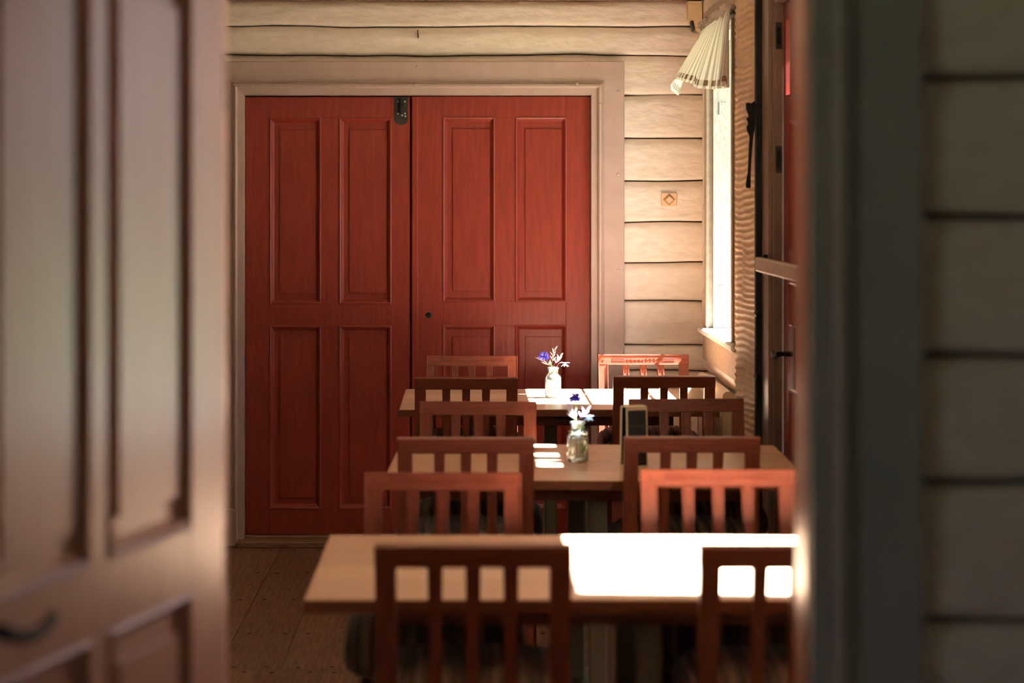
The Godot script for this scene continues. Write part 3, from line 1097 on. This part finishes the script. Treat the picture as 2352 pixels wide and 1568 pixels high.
func make_chair() -> Node3D:
	# front looks along +z; the top rail's front edge lies at z = 0, y = 0.87
	var c := Node3D.new()
	var back := Transform3D(Basis.from_euler(Vector3(-TILT, 0, 0)), Vector3(0, 0.87, 0))
	var hw := 0.19
	var th := 0.022
	# posts: straight, leaning above the seat, raked the other way below
	var zs := (0.87 - 0.44) * tan(TILT)
	for s in [-1.0, 1.0]:
		var st := S()
		var xa: float = s * (hw - 0.040)
		var xb: float = s * hw
		var secs := []
		for q in [[0.0, -0.012], [0.42, zs + 0.001], [0.45, zs - 0.002], [0.868, 0.0]]:
			var y: float = q[0]
			var z: float = q[1]
			var k: float = 0.012 if y < 0.1 else 0.0
			secs.append(PackedVector3Array([Vector3(xa + s * k, y, z), Vector3(xb, y, z), Vector3(xb, y, z - th), Vector3(xa + s * k, y, z - th)]))
		loft(st, secs, false)
		put(st, "back_post", M.chair_v, c)
	# top rail between and over the posts
	XF = back
	var st := S()
	box3(st, Vector3(-hw - 0.001, -0.040, -th - 0.001), Vector3(hw + 0.001, 0.003, 0.001), 0.0025)
	var rail := put(st, "top_rail", M.chair_h, c)
	# beads round the frame
	st = S()
	box3(st, Vector3(-hw, -0.0015, 0.0), Vector3(hw, 0.0015, 0.003), 0.001)
	for s in [-1.0, 1.0]:
		box3(st, Vector3(s * hw - s * 0.003, -0.39, 0), Vector3(s * hw, 0.0, 0.0035), 0.001)
		box3(st, Vector3(s * (hw - 0.041), -0.35, 0), Vector3(s * (hw - 0.038), -0.036, 0.0035), 0.001)
	box3(st, Vector3(-hw + 0.041, -0.0405, 0), Vector3(hw - 0.041, -0.0375, 0.0035), 0.001)
	put(st, "bead", M.chair_h, rail)
	# carved arrow row
	st = S()
	for k in range(-4, 5):
		var x := k * 0.0165
		var pl: PackedVector2Array
		if k == 0:
			pl = PackedVector2Array([Vector2(-0.006, 0), Vector2(0, 0.006), Vector2(0.006, 0), Vector2(0, -0.006)])
		else:
			var g := signf(k)
			pl = PackedVector2Array([Vector2(g * 0.007, 0), Vector2(-g * 0.006, 0.006), Vector2(-g * 0.002, 0), Vector2(-g * 0.006, -0.006)])
		extr(st, pl, 0.003, Transform3D(Basis.IDENTITY, Vector3(x, -0.018, 0.0)))
	for s in [-1.0, 1.0]:
		for y in [-0.0125, -0.018, -0.0235]:
			box3(st, Vector3(s * 0.078, y - 0.0011, 0), Vector3(s * 0.132, y + 0.0011, 0.0025), 0.0005)
		extr(st, PackedVector2Array([Vector2(-0.006, 0), Vector2(0, 0.006), Vector2(0.006, 0), Vector2(0, -0.006)]), 0.0028, Transform3D(Basis.IDENTITY, Vector3(s * 0.168, -0.018, 0)))
	put(st, "carving", M.chair_carving, rail).set_meta("kind", "stuff")
	# slats, a little waisted, and lower rail
	for k in [-1, 0, 1]:
		st = S()
		var x: float = k * 0.0735
		var secs := []
		for q in [[-0.038, 0.0150], [-0.10, 0.0140], [-0.19, 0.0125], [-0.28, 0.0135], [-0.355, 0.0150]]:
			var y: float = q[0]
			var w: float = q[1]
			secs.append(PackedVector3Array([Vector3(x - w, y, -0.003), Vector3(x + w, y, -0.003), Vector3(x + w, y, -0.017), Vector3(x - w, y, -0.017)]))
		loft(st, secs, false)
		var slat := put(st, "slat", M.chair_v, c)
		st = S()
		for s in [-1.0, 1.0]:
			box3(st, Vector3(x + s * 0.0100 - 0.0012, -0.30, -0.004), Vector3(x + s * 0.0100 + 0.0012, -0.042, -0.0005), 0.0005)
		for j in 5:
			var yy := -0.062 - j * 0.030
			extr(st, PackedVector2Array([Vector2(-0.0055, 0.008), Vector2(0.0055, 0.008), Vector2(0, -0.008)]), 0.0028, Transform3D(Basis.IDENTITY, Vector3(x, yy, -0.004)))
		put(st, "carving", M.chair_carving, slat).set_meta("kind", "stuff")
	st = S()
	box3(st, Vector3(-hw + 0.039, -0.385, -0.020), Vector3(hw - 0.039, -0.350, -0.001), 0.002)
	put(st, "lower_rail", M.chair_h, c)
	XF = Transform3D.IDENTITY
	# seat
	st = S()
	box3(st, Vector3(-hw + 0.004, 0.43, zs - 0.012), Vector3(hw - 0.004, 0.452, zs + 0.365), 0.006)
	put(st, "seat", M.chair_h, c)
	for s in [-1.0, 1.0]:
		st = S()
		var xc: float = s * (hw - 0.028)
		var zc := zs + 0.335
		loft(st, [PackedVector3Array([Vector3(xc - 0.013, 0, zc - 0.013), Vector3(xc + 0.013, 0, zc - 0.013), Vector3(xc + 0.013, 0, zc + 0.013), Vector3(xc - 0.013, 0, zc + 0.013)]),
			PackedVector3Array([Vector3(xc - 0.019, 0.43, zc - 0.019), Vector3(xc + 0.019, 0.43, zc - 0.019), Vector3(xc + 0.019, 0.43, zc + 0.019), Vector3(xc - 0.019, 0.43, zc + 0.019)])], false)
		put(st, "front_leg", M.chair_v, c)
		st = S()
		box3(st, Vector3(xc - 0.009, 0.375, zs - 0.005), Vector3(xc + 0.009, 0.430, zc - 0.016), 0.002)
		put(st, "seat_rail", M.chair_h, c)
		st = S()
		box3(st, Vector3(xc - 0.008, 0.17, 0.02), Vector3(xc + 0.008, 0.195, zc - 0.010), 0.002)
		put(st, "stretcher", M.chair_h, c)
	st = S()
	box3(st, Vector3(-hw + 0.045, 0.375, zs + 0.326), Vector3(hw - 0.045, 0.430, zs + 0.344), 0.002)
	put(st, "seat_rail", M.chair_h, c)
	return c

func make_cushion(st: SurfaceTool, hx: float, hz: float, height: float, light: bool) -> void:
	# plump ribbed knit cushion; ribs and stripes run across it (along z)
	var secs := []
	var cols := []
	var n := 96
	for i in n + 1:
		var u := -1.0 + 2.0 * i / n
		var k := pow(maxf(0.0, 1.0 - pow(absf(u), 4.5)), 0.36)
		k = maxf(k, 0.02)
		var rib := 1.0 + 0.035 * cos(i * TAU / 4.0)
		var s := PackedVector3Array()
		for j in 20:
			var a := TAU * j / 20.0
			var ca := cos(a)
			var sa := sin(a)
			var z := signf(ca) * pow(absf(ca), 0.55) * hz * (0.55 + 0.45 * k) * (1.0 if absf(u) < 0.98 else 0.9)
			var y := signf(sa) * pow(absf(sa), 0.75) * height * 0.5 * k * rib
			s.append(Vector3(u * hx, height * 0.5 + maxf(y, -height * 0.5), z))
		secs.append(s)
		var dark := Color(0.085, 0.055, 0.042)
		var pale := Color(0.26, 0.19, 0.14) if light else Color(0.26, 0.175, 0.125)
		cols.append(pale if i % 12 < 3 else (dark if i % 4 < 2 else dark * 1.8))
	loft(st, secs, true, true, cols)

func build_chairs() -> void:
	# [x centre, depth of top rail, faces the camera?, small turn, label]
	var where := [
		[0.0255, 8.02, true, 0.0, "carved slat chair by the red doors, at the keyhole leaf, far end of its table", "chair at the keyhole leaf of the red doors"],
		[0.748, 8.075, true, 0.0, "sunlit carved slat chair in the corner between red doors and window", "chair in the corner by red doors and window"],
		[0.001, 7.09, false, 0.012, "slat chair with its back turned, at the red-door table, away from the window", "turned-away chair at the red-door table"],
		[0.739, 7.15, false, 0.010, "slat chair with its back turned, at the red-door table, window side", "turned-away window-side chair at the red-door table"],
		[0.040, 6.255, true, -0.02, "orange-brown slat chair facing the doorway at the middle table, away from the windows", "orange-brown chair of the middle table"],
		[0.729, 6.335, true, 0.02, "dark slat chair facing the doorway at the middle table, beside the hewn post", "dark chair beside the hewn post"],
		[0.000, 5.345, false, 0.010, "slat chair with its back turned at the middle table, away from the windows", "turned-away chair at the middle table"],
		[0.632, 5.362, false, 0.0, "slat chair with its back turned at the middle table, behind the menu card", "turned-away chair behind the menu card"],
		[-0.056, 4.66, true, 0.0, "reddish slat chair facing the doorway at the doorway table, away from the windows", "reddish chair of the doorway table"],
		[0.620, 4.715, true, 0.0, "reddish slat chair facing the doorway at the doorway table, window side", "reddish window-side chair of the doorway table"],
		[0.014, 3.717, false, 0.0, "dark slat chair with its back to the doorway, beside the open pink door", "dark chair beside the open pink door"],
		[0.642, 3.708, false, 0.0, "dark slat chair with its back to the doorway, half behind the grey casing", "dark chair half behind the grey casing"],
	]
	var proto := make_chair()
	var cst := S()
	make_cushion(cst, 0.208, 0.176, 0.145, false)
	var cush := put(cst, "cushion_shape", M.cushion_knit)
	cst = S()
	make_cushion(cst, 0.208, 0.176, 0.145, true)
	var cush_light := put(cst, "cushion_shape", M.cushion_knit)
	var zs := (0.87 - 0.44) * tan(TILT)
	for i in where.size():
		var w: Array = where[i]
		var c: Node3D = proto if i == 0 else proto.duplicate()
		c.name = unique("dining_chair")
		add_child(c)
		c.position = P(w[0], 0, w[1])
		c.rotation.y = (0.0 if w[2] else PI) + w[3]
		tag(c, w[4], "chair", "carved slat-back chairs at the tables")
		var q := MeshInstance3D.new()
		q.mesh = (cush_light if i in [4, 6] else cush).mesh
		q.material_override = M.cushion_knit
		q.name = unique("seat_cushion")
		add_child(q)
		var off := Vector3(-0.015 if i == 8 else 0.0, 0.4526, zs + 0.189)
		q.transform = c.transform * Transform3D(Basis.IDENTITY, off)
		tag(q, "%s striped knit cushion on the %s" % ["pale" if i in [4, 6] else "dark brown", w[5]], "cushion", "knit seat cushions on the chairs")
	remove_child(cush); cush.queue_free()
	remove_child(cush_light); cush_light.queue_free()

# ------------------------------------------------------------------ cloth, fittings
func build_curtain() -> void:
	var r := thing("curtain_rod", "thin dark rod carrying the striped valance above the window", "rod", P(1.005, 2.235, 7.7))
	var st := S()
	tube(st, [P(0, 0, -0.50), P(0, 0, 0.52)], 0.006, 0.006, 8)
	put(st, "rod", M.black_iron, r)
	for d in [-0.46, 0.48]:
		st = S()
		tube(st, [P(0, 0, d), P(0.022, 0.0, d)], 0.005, 0.005, 8)
		put(st, "bracket", M.black_iron, r)
	var v := thing("window_valance", "white striped valance billowing over the far window", "curtain", P(1.0, 2.235, 7.7))
	st = S()
	var nu := 220
	var nv := 26
	var fr: Array = []
	for i in nu + 1:
		var u := float(i) / nu            # 0 near end, 1 far end
		var col := PackedVector3Array()
		var d := lerpf(7.24, 8.14, u) - 7.7
		var bulge := 0.02 + 0.135 * smoothstep(0.08, 0.52, u) * (1.0 - 0.45 * smoothstep(0.72, 1.0, u))
		var ph := u * 15.0 + 0.8 * sin(u * 7.0)
		var fold := 1.0 - 0.94 * smoothstep(0.34, 0.44, u)
		for j in nv + 1:
			var t := float(j) / nv
			var drop := 0.285 * t
			var out := bulge * pow(t, 0.9) + ((0.005 + 0.016 * t) * sin(ph * TAU * 0.45) + 0.003 * t * sin(ph * TAU * 1.7)) * fold
			var y := -drop * sqrt(maxf(0.05, 1.0 - pow(bulge / 0.285, 2) * 0.8)) - 0.012 * t * sin(u * 9.0)
			col.append(P(-out, 0.012 + y, d + 0.05 * t * (u - 0.45)))
		fr.append(col)
	for face in 2:
		for i in nu:
			for j in nv:
				var q := [fr[i][j], fr[i + 1][j], fr[i + 1][j + 1], fr[i][j + 1]]
				var stripe := (i % 5) < 2
				var base := Color(0.95, 0.92, 0.92)
				if j >= nv - 3 and j < nv - 1:
					base = Color(0.36, 0.27, 0.21) if (i % 6) < 3 else Color(0.80, 0.77, 0.71)
				elif stripe:
					base = Color(0.68, 0.63, 0.58)
				var nrm: Vector3 = (q[1] - q[0]).cross(q[3] - q[0]).normalized() * 0.0006
				st.set_smooth_group(face)
				st.set_color(base)
				var order := [0, 1, 2, 0, 2, 3] if face == 0 else [0, 2, 1, 0, 3, 2]
				for k in order:
					st.add_vertex(q[k] + (Vector3.ZERO if face == 0 else nrm))
	put(st, "cloth", M.curtain_cloth, v)
	# ruffled heading above the rod
	st = S()
	for i in 150:
		var u := i / 150.0
		var d := lerpf(7.24, 8.14, u) - 7.7
		var a := rng.randf_range(0, TAU)
		XF = Transform3D(Basis.from_euler(Vector3(rng.randf_range(-0.5, 0.5), a, rng.randf_range(-0.6, 0.6))), P(rng.randf_range(-0.012, 0.012), 0.012 + rng.randf_range(0.0, 0.022), d))
		blade_cloth(st, 0.016, 0.026)
	XF = Transform3D.IDENTITY
	put(st, "ruffle", M.curtain_cloth, v)

func blade_cloth(st: SurfaceTool, w: float, h: float) -> void:
	var secs := []
	for i in 4:
		var t := i / 3.0
		var z := 0.005 * sin(t * 4.0)
		secs.append(PackedVector3Array([Vector3(-w / 2, h * (t - 0.5), z), Vector3(0, h * (t - 0.5), z + 0.004), Vector3(w / 2, h * (t - 0.5), z), Vector3(0, h * (t - 0.5), z + 0.0034)]))
	var cc := Color(0.84, 0.80, 0.75)
	loft(st, secs, false, false, [cc, cc, cc, cc])

func build_radiator() -> void:
	var r := thing("radiator", "cream panel heater under the far window", "radiator", P(1.0, 0, 7.7))
	var st := S()
	var pl := PackedVector2Array()
	# end outline: flat back, rolled top
	for q in [[0.022, 0.16], [0.022, 0.775]]:
		pl.append(Vector2(q[0], q[1]))
	for i in 9:
		var a := PI * i / 8.0
		pl.append(Vector2(cos(a) * 0.022, 0.775 + sin(a) * 0.022))
	pl.append(Vector2(-0.022, 0.16))
	extr(st, pl, 0.80, Transform3D(Basis.IDENTITY, Vector3(0, 0, -0.40)))
	put(st, "panel", M.radiator_paint, r)
	for k in 11:
		st = S()
		box3(st, Vector3(-0.026, 0.22, -0.36 + k * 0.072 - 0.012), Vector3(-0.0215, 0.70, -0.36 + k * 0.072 + 0.012), 0.002)
		put(st, "rib", M.radiator_paint, r)
	for z in [-0.30, 0.30]:
		st = S()
		tube(st, [Vector3(0.0, 0.0, z), Vector3(0.0, 0.165, z)], 0.009, 0.009, 8)
		put(st, "pipe", M.radiator_paint, r)

func build_wall_fittings() -> void:
	# detector high on the far wall
	var s := thing("wall_detector", "cream plastic detector high in the corner of the far wall", "sensor", P(1.0065, 2.33, FAR_D - 0.004))
	var st := S()
	var pl := PackedVector2Array([Vector2(-0.032, 0.064), Vector2(0.030, 0.066), Vector2(0.032, -0.058), Vector2(0.028, -0.068), Vector2(0.014, -0.066), Vector2(0.0, -0.050), Vector2(-0.012, -0.028), Vector2(-0.031, -0.012)])
	extr(st, pl, 0.062)
	put(st, "body", M.cream_plastic, s)
	st = S()
	extr(st, PackedVector2Array([Vector2(-0.008, -0.014), Vector2(0.004, -0.014), Vector2(0.012, -0.052), Vector2(0.006, -0.060)]), 0.064, Transform3D(Basis.IDENTITY, Vector3(-0.012, -0.006, 0)))
	put(st, "lens", M.dark_steel, s)
	st = S()
	box3(st, Vector3(-0.032, 0.046, 0.0615), Vector3(0.030, 0.052, 0.064), 0.001)
	put(st, "cover_lip", M.cream_plastic, s)
	# old switch
	var w := thing("wall_switch", "square painted switch plate with a diamond knob on the log wall", "switch", P(0.8974, 1.525, FAR_D - 0.004))
	st = S()
	box3(st, Vector3(-0.0345, -0.030, 0), Vector3(0.0345, 0.030, 0.010), 0.004)
	put(st, "plate", M.switch_plate, w)
	st = S()
	XF = Transform3D(Basis.from_euler(Vector3(0, 0, PI / 4)), Vector3(0, 0, 0.010))
	box3(st, Vector3(-0.019, -0.019, -0.001), Vector3(0.019, 0.019, 0.003), 0.001)
	XF = Transform3D.IDENTITY
	var rec := put(st, "rosette", M.switch_recess, w)
	st = S()
	XF = Transform3D(Basis.from_euler(Vector3(0, 0, PI / 4)), Vector3(0.001, -0.001, 0.013))
	box3(st, Vector3(-0.013, -0.013, -0.001), Vector3(0.013, 0.013, 0.008), 0.003)
	XF = Transform3D.IDENTITY
	put(st, "knob", M.switch_plate, rec)

func build_tableware() -> void:
	vase(P(0.3465, 0.7402, 7.615), "small clear glass bottle vase of water on the table by the red doors", 0)
	vase(P(0.3385, 0.7402, 5.795), "small clear glass bottle vase of water on the middle table", 1)
	# menu card: black tent card in a cream frame
	var m := thing("menu_card", "small black menu stand with cream edges on the middle table", "menu", P(0.5015, 0.7402, 5.70))
	m.rotation.y = 0.34
	var st := S()
	XF = Transform3D(Basis.from_euler(Vector3(-0.04, 0, 0)), Vector3(0, 0.0, 0.022))
	box3(st, Vector3(-0.030, 0.003, -0.002), Vector3(0.030, 0.168, 0.002), 0.0008)
	var face := put(st, "black_face", M.card_black, m)
	st = S()
	for k in 7:
		box3(st, Vector3(-0.022 + k * 0.0065, 0.118, 0.0015), Vector3(-0.018 + k * 0.0065, 0.125, 0.0025))
	put(st, "print", M.card_print, face)
	st = S()
	for s in [-1.0, 1.0]:
		box3(st, Vector3(s * 0.030, 0.0, -0.003), Vector3(s * 0.0335, 0.174, 0.003), 0.001)
	box3(st, Vector3(-0.030, 0.168, -0.003), Vector3(0.030, 0.174, 0.003), 0.001)
	put(st, "frame", M.card_cream, m)
	st = S()
	XF = Transform3D(Basis.from_euler(Vector3(0.04, 0, 0)), Vector3(0, 0.0, -0.022))
	box3(st, Vector3(-0.0335, 0.0, -0.0025), Vector3(0.0335, 0.176, 0.0025), 0.001)
	put(st, "back_face", M.card_black, m)
	st = S()
	for s in [-1.0, 1.0]:
		box3(st, Vector3(s * 0.0335, 0.0, -0.0035), Vector3(s * 0.037, 0.179, 0.0035), 0.001)
	box3(st, Vector3(-0.0335, 0.176, -0.0035), Vector3(0.0335, 0.180, 0.0035), 0.001)
	put(st, "frame", M.card_cream, m)
	XF = Transform3D.IDENTITY
	st = S()
	box3(st, Vector3(-0.0335, 0.0, -0.026), Vector3(0.0335, 0.004, 0.026), 0.001)
	put(st, "base", M.card_cream, m)
	st = S()
	box3(st, Vector3(-0.0335, 0.1755, -0.018), Vector3(0.0335, 0.180, 0.018), 0.001)
	put(st, "top", M.card_cream, m)
	# napkin holder with a stepped outline
	var h := thing("napkin_holder", "cream napkin holder with a stepped tree outline on the far table", "napkin holder", P(0.886, 0.7402, 7.42))
	var half := [Vector2(0, 0.078), Vector2(0.006, 0.076), Vector2(0.009, 0.068), Vector2(0.016, 0.062), Vector2(0.017, 0.056), Vector2(0.024, 0.050), Vector2(0.034, 0.038), Vector2(0.034, 0.030), Vector2(0.044, 0.022), Vector2(0.046, 0.0)]
	var pl := PackedVector2Array()
	for q in half:
		pl.append(q)
	for i in range(half.size() - 1, 0, -1):
		pl.append(Vector2(-half[i].x, half[i].y))
	for z in [-0.024, 0.016]:
		st = S()
		extr(st, pl, 0.007, Transform3D(Basis.IDENTITY, Vector3(0, 0, z)))
		put(st, "side_plate", M.ceramic_cream, h)
	st = S()
	box3(st, Vector3(-0.046, 0, -0.024), Vector3(0.046, 0.006, 0.023), 0.001)
	put(st, "base", M.ceramic_cream, h)
	var nk := thing("napkin_stack", "white paper napkins standing in the cream holder", "napkins", P(0.886, 0.7464, 7.42))
	st = S()
	for k in 8:
		box3(st, Vector3(-0.038, 0, -0.0155 + k * 0.0038), Vector3(0.038, 0.052 + 0.002 * (k % 3), -0.0125 + k * 0.0038), 0.0006)
	put(st, "napkins", M.paper_white, nk)

func vase(at: Vector3, label: String, which: int) -> void:
	var v := thing("glass_vase", label, "vase", at, "bottle vases with wild flowers")
	var st := S()
	var outer := [Vector2(0.0, 0.0), Vector2(0.028, 0.0), Vector2(0.0315, 0.003), Vector2(0.0322, 0.008), Vector2(0.0322, 0.076), Vector2(0.031, 0.084), Vector2(0.0275, 0.0905), Vector2(0.0225, 0.0945), Vector2(0.0205, 0.099), Vector2(0.0203, 0.113), Vector2(0.0235, 0.1155), Vector2(0.0235, 0.1195), Vector2(0.0215, 0.121)]
	var inner := [Vector2(0.0185, 0.1195), Vector2(0.0178, 0.113), Vector2(0.0178, 0.099), Vector2(0.0200, 0.0928), Vector2(0.0255, 0.0882), Vector2(0.0288, 0.082), Vector2(0.0296, 0.075), Vector2(0.0296, 0.010), Vector2(0.0270, 0.006), Vector2(0.0, 0.0055)]
	var prof := outer.duplicate()
	prof.append_array(inner)
	for i in prof.size():
		if prof[i].x == 0.0:
			prof[i].x = 0.0004
	lathe(st, prof, 36, Vector3.ZERO, false)
	put(st, "bottle", M.vase_glass, v)
	st = S()
	var lvl := 0.070
	lathe(st, [Vector2(0.0004, 0.0058), Vector2(0.0268, 0.0063), Vector2(0.0294, 0.0102), Vector2(0.0294, lvl - 0.001), Vector2(0.0285, lvl), Vector2(0.0004, lvl)], 36)
	put(st, "water", M.water, v)
	flowers(at, which)

func stem_pts(foot: Vector3, mouth: Vector3, top: Vector3) -> Array:
	var p := []
	for i in 13:
		var t := i / 12.0
		if t < 0.5:
			p.append(foot.lerp(mouth, t * 2.0))
		else:
			var s := (t - 0.5) * 2.0
			var c := mouth + (mouth - foot) * 0.25 * s * (1.0 - s)
			p.append(c.lerp(top, s))
	return p

func flowers(at: Vector3, which: int) -> void:
	var loc: String = ["in the vase by the red doors", "in the vase on the middle table"][which]
	# blue cornflower head
	var head := Vector3(-0.036, 0.163, 0.006) if which == 0 else Vector3(-0.008, 0.190, 0.004)
	var f := thing("cornflower", "violet blue cornflower %s" % loc, "flower", at, "wild flowers in the vases")
	var st := S()
	tube(st, stem_pts(Vector3(0.016, 0.012, 0.004), Vector3(-0.004, 0.118, 0.002), head), 0.0013, 0.001, 6)
	put(st, "stem", M.stem, f)
	st = S()
	var r2 := RandomNumberGenerator.new()
	r2.seed = 50 + which
	for k in 70:
		var th := r2.randf_range(0, TAU)
		var ph := acos(r2.randf_range(-0.55, 1.0))
		var dir := Vector3(sin(ph) * cos(th), cos(ph), sin(ph) * sin(th))
		blade(st, head + dir * 0.003, dir, r2.randf_range(0.016, 0.023), 0.0055, Vector3(0.3, 0.5, 0.8), 0.1)
	put(st, "petals", M.petal_blue, f)
	st = S()
	lathe(st, [Vector2(0.001, -0.010), Vector2(0.005, -0.007), Vector2(0.006, 0.0), Vector2(0.003, 0.004)], 10, head)
	put(st, "calyx", M.stem, f)
	# sprigs with pale narrow leaves
	var tops: Array
	if which == 0:
		tops = [[Vector3(0.004, 0.190, 0.0), 0.0, "white"], [Vector3(0.030, 0.163, 0.004), 0.6, "white"], [Vector3(-0.064, 0.158, -0.006), 0.9, "small"], [Vector3(-0.032, 0.135, 0.012), 0.3, "white"]]
	else:
		tops = [[Vector3(-0.030, 0.172, 0.004), 0.2, "white"], [Vector3(0.026, 0.150, 0.0), 0.7, "white"], [Vector3(-0.022, 0.140, 0.012), 0.4, "white"]]
	for i in tops.size():
		var top: Vector3 = tops[i][0]
		var g := thing("leafy_sprig", "%s %s" % [["pale slender sprig with white leaves, tallest,", "pale sprig leaning right with narrow white leaves,", "thin feathery sprig tip reaching out,", "drooping pale sprig with rounded leaves,"][i], loc], "sprig", at, "wild flowers in the vases")
		st = S()
		var foot := Vector3(-0.012 + 0.009 * i, 0.012, 0.008 - 0.006 * i)
		var mouth := Vector3(-0.008 + 0.006 * i, 0.118, 0.006 - 0.005 * i)
		var pts := stem_pts(foot, mouth, top)
		tube(st, pts, 0.0013, 0.0009, 6)
		put(st, "stem", M.bud_pink if i == 1 else M.stem, g)
		st = S()
		var small: bool = tops[i][2] == "small"
		var n := 12 if small else 9
		for k in n:
			var t := float(k) / n
			var p: Vector3 = (pts[8] as Vector3).lerp(top, t) if not small else (pts[9] as Vector3).lerp(top, t)
			var ang := k * 2.4 + i
			var dir: Vector3 = Vector3(cos(ang) * 0.8, 0.35 + 0.4 * t if not small else 0.1, sin(ang) * 0.6) + (top - pts[10]).normalized() * 0.7
			blade(st, p, dir, r2.randf_range(0.009, 0.012) if small else r2.randf_range(0.018, 0.027), 0.003 if small else 0.0065, Vector3(0.2, 0.6, 0.7), 0.2)
		put(st, "leaves", M.petal_white, g)
	# nodding pale flower
	var fl := Vector3(0.047, 0.128, 0.006) if which == 0 else Vector3(0.034, 0.128, 0.008)
	var h := thing("nodding_flower", "pale nodding blossom on an arched stem %s" % loc, "flower", at, "wild flowers in the vases")
	st = S()
	tube(st, [Vector3(0.010, 0.012, -0.006), Vector3(0.012, 0.07, -0.002), Vector3(0.012, 0.118, 0.0), Vector3(0.022, 0.136, 0.002), Vector3(0.036, 0.142, 0.004), fl + Vector3(0, 0.010, 0)], 0.0012, 0.0009, 6)
	put(st, "stem", M.bud_pink, h)
	st = S()
	for k in 16:
		var a := k * TAU / 7.0 + (0.3 if k > 7 else 0.0)
		blade(st, fl + Vector3(0, 0.008, 0), Vector3(cos(a), -0.35 if k < 8 else 0.5, sin(a)), 0.019, 0.011, Vector3.UP, 0.3)
	put(st, "petals", M.petal_sky, h)
	st = S()
	for k in 2:
		blade(st, Vector3(0.004 + 0.004 * k, 0.085 - 0.06 * k, 0.006), Vector3(0.5, 1.0, 0.3), 0.034, 0.012, Vector3(0, 0, 1), 0.1)
	put(st, "leaf", M.leaf, h)
